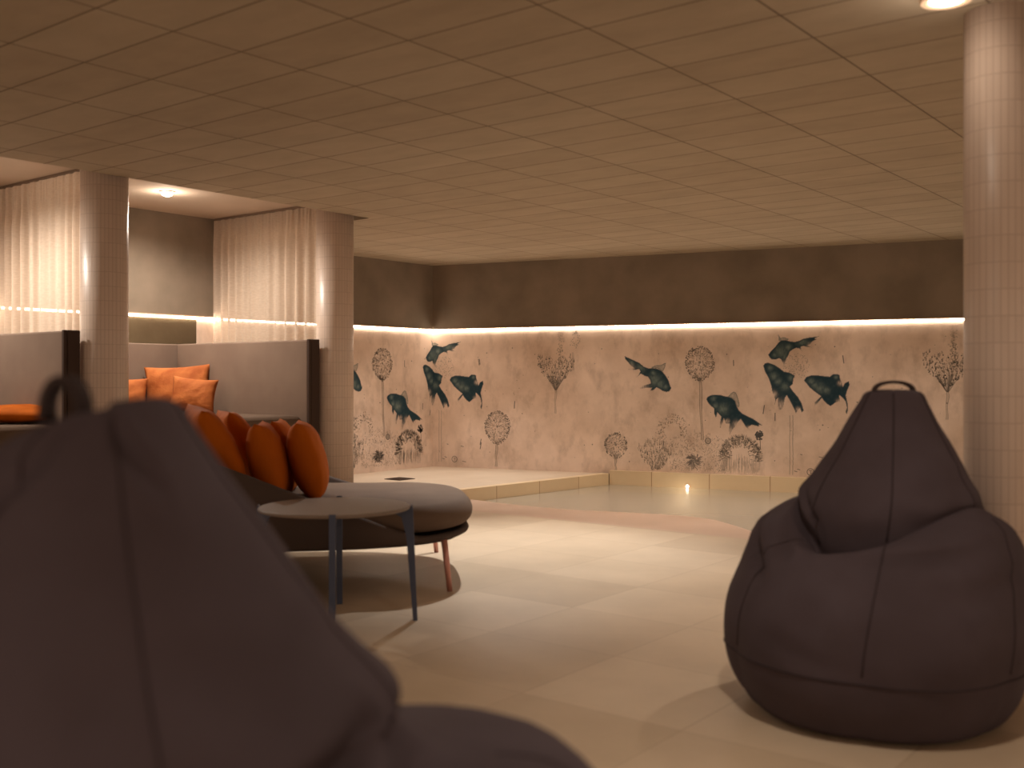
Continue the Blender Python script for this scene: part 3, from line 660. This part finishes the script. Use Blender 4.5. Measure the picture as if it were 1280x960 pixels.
for k in range(13):
    a = -math.pi / 2 + math.pi * k / 12; h = .070
    # the pad overhangs the shell where the shell is low
    lp = []
    for j in range(NB_):
        th = 2 * math.pi * j / NB_; x, y = sup(th, 0); edge = .0 + .02 * sstep(.55, .9, x) - .075 * (1 - sstep(.55, .85, x))
        o_ = edge - .07 + .07 * math.cos(a); x, y = sup(th, o_); lp.append((x, y, .375 + h * math.sin(a)))
    loops.append(lp)
loops.append([(*sup(2 * math.pi * j / NB_, -.35), .449) for j in range(NB_)])
rings(bm, loops); obj('mattress', bm, M_taupe, bed, True)
for x, y in ((.94, -.60), (.94, .60), (-.85, -.58), (-.85, .58)):
    bm = bmesh.new(); tube(bm, [(x * .97, y * .97, .262), (x, y, 0)], [.017, .014], 14); obj('leg', bm, M_copper, bed, True)

# ------------------------------------------------------------------ cushions
def cushion_mesh(w, h, t, pinch=.07, p=2.4, seed=0.0, wr=.006, n=28):
    bm = bmesh.new(); G = {}
    for side in (1, -1):
        for i in range(n + 1):
            for j in range(n + 1):
                u = -1 + 2 * i / n; v = -1 + 2 * j / n; edge = i in (0, n) or j in (0, n)
                if edge and side < 0: G[(side, i, j)] = G[(1, i, j)]; continue
                x = u * (1 - pinch * (1 - v * v)); z = v * (1 - pinch * (1 - u * u))
                th = ((1 - abs(u) ** p) * (1 - abs(v) ** p)) ** .44
                nz = noise.noise(Vector((u * 2.2 + seed, v * 2.2, side * 3.1 + seed))) + .5 * noise.noise(Vector((u * 6, v * 5 + seed, side)))
                y = side * (t / 2 * th + wr * nz * min(1, th * 2))
                G[(side, i, j)] = bm.verts.new((x * w / 2, y, z * h / 2))
    for side in (1, -1):
        for i in range(n):
            for j in range(n):
                q = [G[(side, i, j)], G[(side, i + 1, j)], G[(side, i + 1, j + 1)], G[(side, i, j + 1)]]
                bm.faces.new(q if side < 0 else q[::-1])
    return bm
def cushion(center, w, h, t, yaw, pitch, roll, m, label, group, seed, pinch=.07):
    """yaw: turn about the vertical from facing the viewer; pitch: lean back; roll: tilt in its own plane"""
    bm = cushion_mesh(w, h, t, pinch, seed=seed)
    R = Matrix.Rotation(TH + yaw, 4, 'Z') @ Matrix.Rotation(pitch, 4, 'X') @ Matrix.Rotation(roll, 4, 'Y')
    for v in bm.verts: v.co = R @ v.co
    o = obj('cushion', bm, m, None, True); o.location = center; return tag(o, label, 'cushion', group)
GD = 'orange cushions on the daybed'; GC = 'orange cushions in the cabanas'
rad = math.radians
cushion(W(-1.55, 5.42, .735), .50, .48, .19, rad(-66), rad(27), rad(3), M_orange, 'large burnt orange cushion leaning leftmost on the daybed', GD, 1.0)
cushion(W(-1.535, 5.92, .71), .46, .46, .17, rad(-66), rad(29), rad(0), M_orange, 'orange cushion tucked behind the leftmost large one on the daybed', GD, 2.0)
cushion(W(-1.295, 5.50, .655), .42, .43, .19, rad(-82), rad(13), rad(0), M_orange, 'orange cushion standing on edge in the middle of the daybed row', GD, 3.0, .05)
cushion(W(-1.305, 5.95, .655), .40, .42, .17, rad(-84), rad(13), rad(0), M_orange, 'orange cushion half hidden behind the middle ones on the daybed', GD, 4.0, .05)
cushion(W(-1.115, 5.66, .655), .42, .43, .20, rad(-80), rad(15), rad(0), M_orange, 'orange cushion standing rightmost on the daybed nearest the open seat', GD, 5.0, .05)

# ------------------------------------------------------------------ cabanas: platform beds with high panels
def cabana(yoff, label):
    r = empty('cabana_sofa', (-7.2, 4.5 + yoff, 0), 0, label, 'sofa', 'cabana sofas along the left wall')
    ox, oy = 7.2, -4.5
    def B(name, m, x0, y0, z0, x1, y1, z1, bev, segs=3):
        bm = bmesh.new(); box(bm, x0 + ox, y0 + oy, z0, x1 + ox, y1 + oy, z1, bev, segs); return obj(name, bm, m, r, False)
    B('base', M_darktrim, -8.10, 3.99, .0, -6.42, 5.47, .52, .02)
    B('mattress', M_taupe, -8.10, 3.98, .53, -6.36, 5.47, .80, .06, 5)
    B('back_panel', M_panel, -8.19, 3.98, 0, -8.11, 5.59, 1.40, .012)
    p = B('side_panel', M_panel, -8.10, 5.485, 0, -6.345, 5.585, 1.40, .012)
    B('panel_edge', M_darktrim, -6.342, 5.478, 0, -6.315, 5.50, 1.405, .004); B('panel_edge', M_darktrim, -6.342, 5.505, 0, -6.318, 5.592, 1.405, .006)
    return r
cabana(0, 'brown high-backed cabana sofa bed in the curtained bay between two columns')
cabana(-2.03, 'brown high-backed cabana sofa bed at the left edge, beyond the nearer bean bag')
cushion(W(-2.90, 8.98, 1.004), .58, .41, .17, rad(0), rad(-10), rad(-3), M_orange2, 'large orange cushion propped in the corner of the middle cabana sofa', GC, 6.0, .09)
cushion(W(-2.68, 8.72, .952), .38, .305, .15, rad(8), rad(-14), rad(6), M_orange2, 'small orange cushion in front of the large one on the cabana sofa', GC, 7.0, .09)
cushion(W(-3.30, 8.80, .948), .40, .30, .14, rad(10), rad(-12), rad(0), M_orange2, 'orange cushion half hidden by the column on the middle cabana sofa', GC, 8.0, .09)
cushion(W(-3.22, 6.80, .866), .56, .42, .11, rad(4), rad(-86), rad(2), M_orange, 'flat orange cushion lying on the leftmost cabana sofa', GC, 9.0)

# ------------------------------------------------------------------ curtains
def curtain(y, x0, x1, label, seed):
    root = empty('curtain', ((x0 + x1) / 2, y, 0), 0, label, 'curtain', 'sheer cream curtains beside the cabana sofas')
    rn = random.Random(seed); ph = [rn.uniform(0, 6.28) for _ in range(6)]; n = 260; L = x1 - x0
    def P(s, z):
        x = s * L; g = sstep(2.20, 2.56, z)
        a = .030 * (.75 + .35 * math.sin(s * 11 + ph[0])) * (1 - .66 * g)
        w = math.sin(2 * math.pi * x / .118 + ph[1] + 1.7 * math.sin(s * 8 + ph[2]) + .3 * math.sin(z * 2 + ph[3] + s * 5)); w = math.copysign(abs(w) ** .75, w)
        fine = .006 * g * math.sin(2 * math.pi * x / .034 + ph[4]) + .003 * math.sin(2 * math.pi * x / .05 + z + ph[5])
        return (-L / 2 + x, a * w + fine, z)
    zs = [.075, .3, .6, .9, 1.2, 1.5, 1.8, 2.0, 2.15, 2.25, 2.33, 2.40, 2.46, 2.50]
    bm = bmesh.new(); rings(bm, [[P(i / n, z) for i in range(n + 1)] for z in zs], False, False, closed=False); obj('cloth', bm, M_curtain, root, True)
    bm = bmesh.new(); rings(bm, [[P(i / n, z) for i in range(n + 1)] for z in (2.498, 2.52, 2.545, 2.568)], False, False, closed=False); obj('heading', bm, M_curtain, root, True)
    bm = bmesh.new(); box(bm, x0 + .01, y - .012, 2.570, x1, y + .012, ZR - .001); o = obj('curtain_track', bm, M_track)
    tag(o, 'thin ceiling track carrying the ' + ('right-hand' if seed == 1 else 'left-hand') + ' sheer cream curtain', 'curtain track', 'curtain tracks on the recessed ceiling')
curtain(5.955, XL + .02, -6.42, 'sheer cream curtain beside the column next to the fish mural', 1)
curtain(3.925, XL + .02, -6.45, 'sheer cream curtain at the far left, above the leftmost cabana sofa', 2)

# ------------------------------------------------------------------ lamps
def recessed(x, y, label):
    r = empty('recessed_spotlight', (x, y, ZR), 0, label, 'ceiling light', 'small recessed lights over the cabanas')
    bm = bmesh.new(); lathe(bm, [(.046, -.001), (.062, -.001), (.062, -.008), (.046, -.008)], 32); obj('rim', bm, M_rim, r)
    bm = bmesh.new(); lathe(bm, [(.045, -.002), (.045, -.012), (.038, -.028), (.020, -.037), (.002, -.039)], 24); obj('bulb', bm, M_bulb, r, True)
    spot('cabana_beam', (x, y, ZR - .05), 145, 165, .6, .03, (1.0, .91, .80)); point('cabana_glow', (x, y, ZR - .12), 4, .03)
recessed(-7.28, 4.84, 'small glowing light in the recessed ceiling over the middle cabana')
recessed(-7.28, 2.81, 'small glowing light in the recessed ceiling over the leftmost cabana')
c = W(1.466, 3.50)
r = empty('ceiling_lamp', (c.x, c.y, ZC), 0, 'round glowing lamp on the panelled ceiling beside the mosaic column', 'ceiling light')
bm = bmesh.new(); lathe(bm, [(.02, 0), (.082, 0), (.085, -.005), (.085, -.036), (.081, -.041), (.062, -.041), (.058, -.034), (.02, -.034)], 48); obj('housing', bm, M_rim, r)
bm = bmesh.new(); lathe(bm, [(.056, -.0345), (.055, -.039), (.045, -.041), (.02, -.042), (.002, -.042)], 40); obj('diffuser', bm, M_lamp, r, True)
point('lamp_glow', (c.x, c.y, ZC - .14), 1.2, .05)
# lamp set in the pool wall
p = CORNER + DB * 3.06 + NB * .066
r = empty('pool_light', (p.x, p.y, -.036), math.atan2(NB.y, NB.x), 'small bright lamp in the pool wall at the waterline', 'pool light')
bm = bmesh.new(); prof = [(.002, .010), (.014, .008), (.020, .003), (.021, 0)]
Ry = Matrix.Rotation(math.pi / 2, 4, 'Y'); lathe(bm, prof, 28)
for v in bm.verts: v.co = Ry @ v.co
obj('lens', bm, M_poollight, r, True)
bm = bmesh.new(); lathe(bm, [(.022, 0), (.028, 0), (.028, .006), (.022, .006)], 28)
for v in bm.verts: v.co = Ry @ v.co
obj('bezel', bm, M_rim, r)
# cover in the deck
r = empty('floor_drain', (-7.44, 7.66, ZD), 0, 'small dark square drain cover lying in the pale raised deck', 'drain')
bm = bmesh.new(); box(bm, -.11, -.11, 0, .11, .11, .006); obj('frame', bm, M_darktrim, r)
bm = bmesh.new()
for k in range(7): box(bm, -.095, -.094 + k * .028, .006, .095, -.080 + k * .028, .010)
obj('grate', bm, M_grate, r)
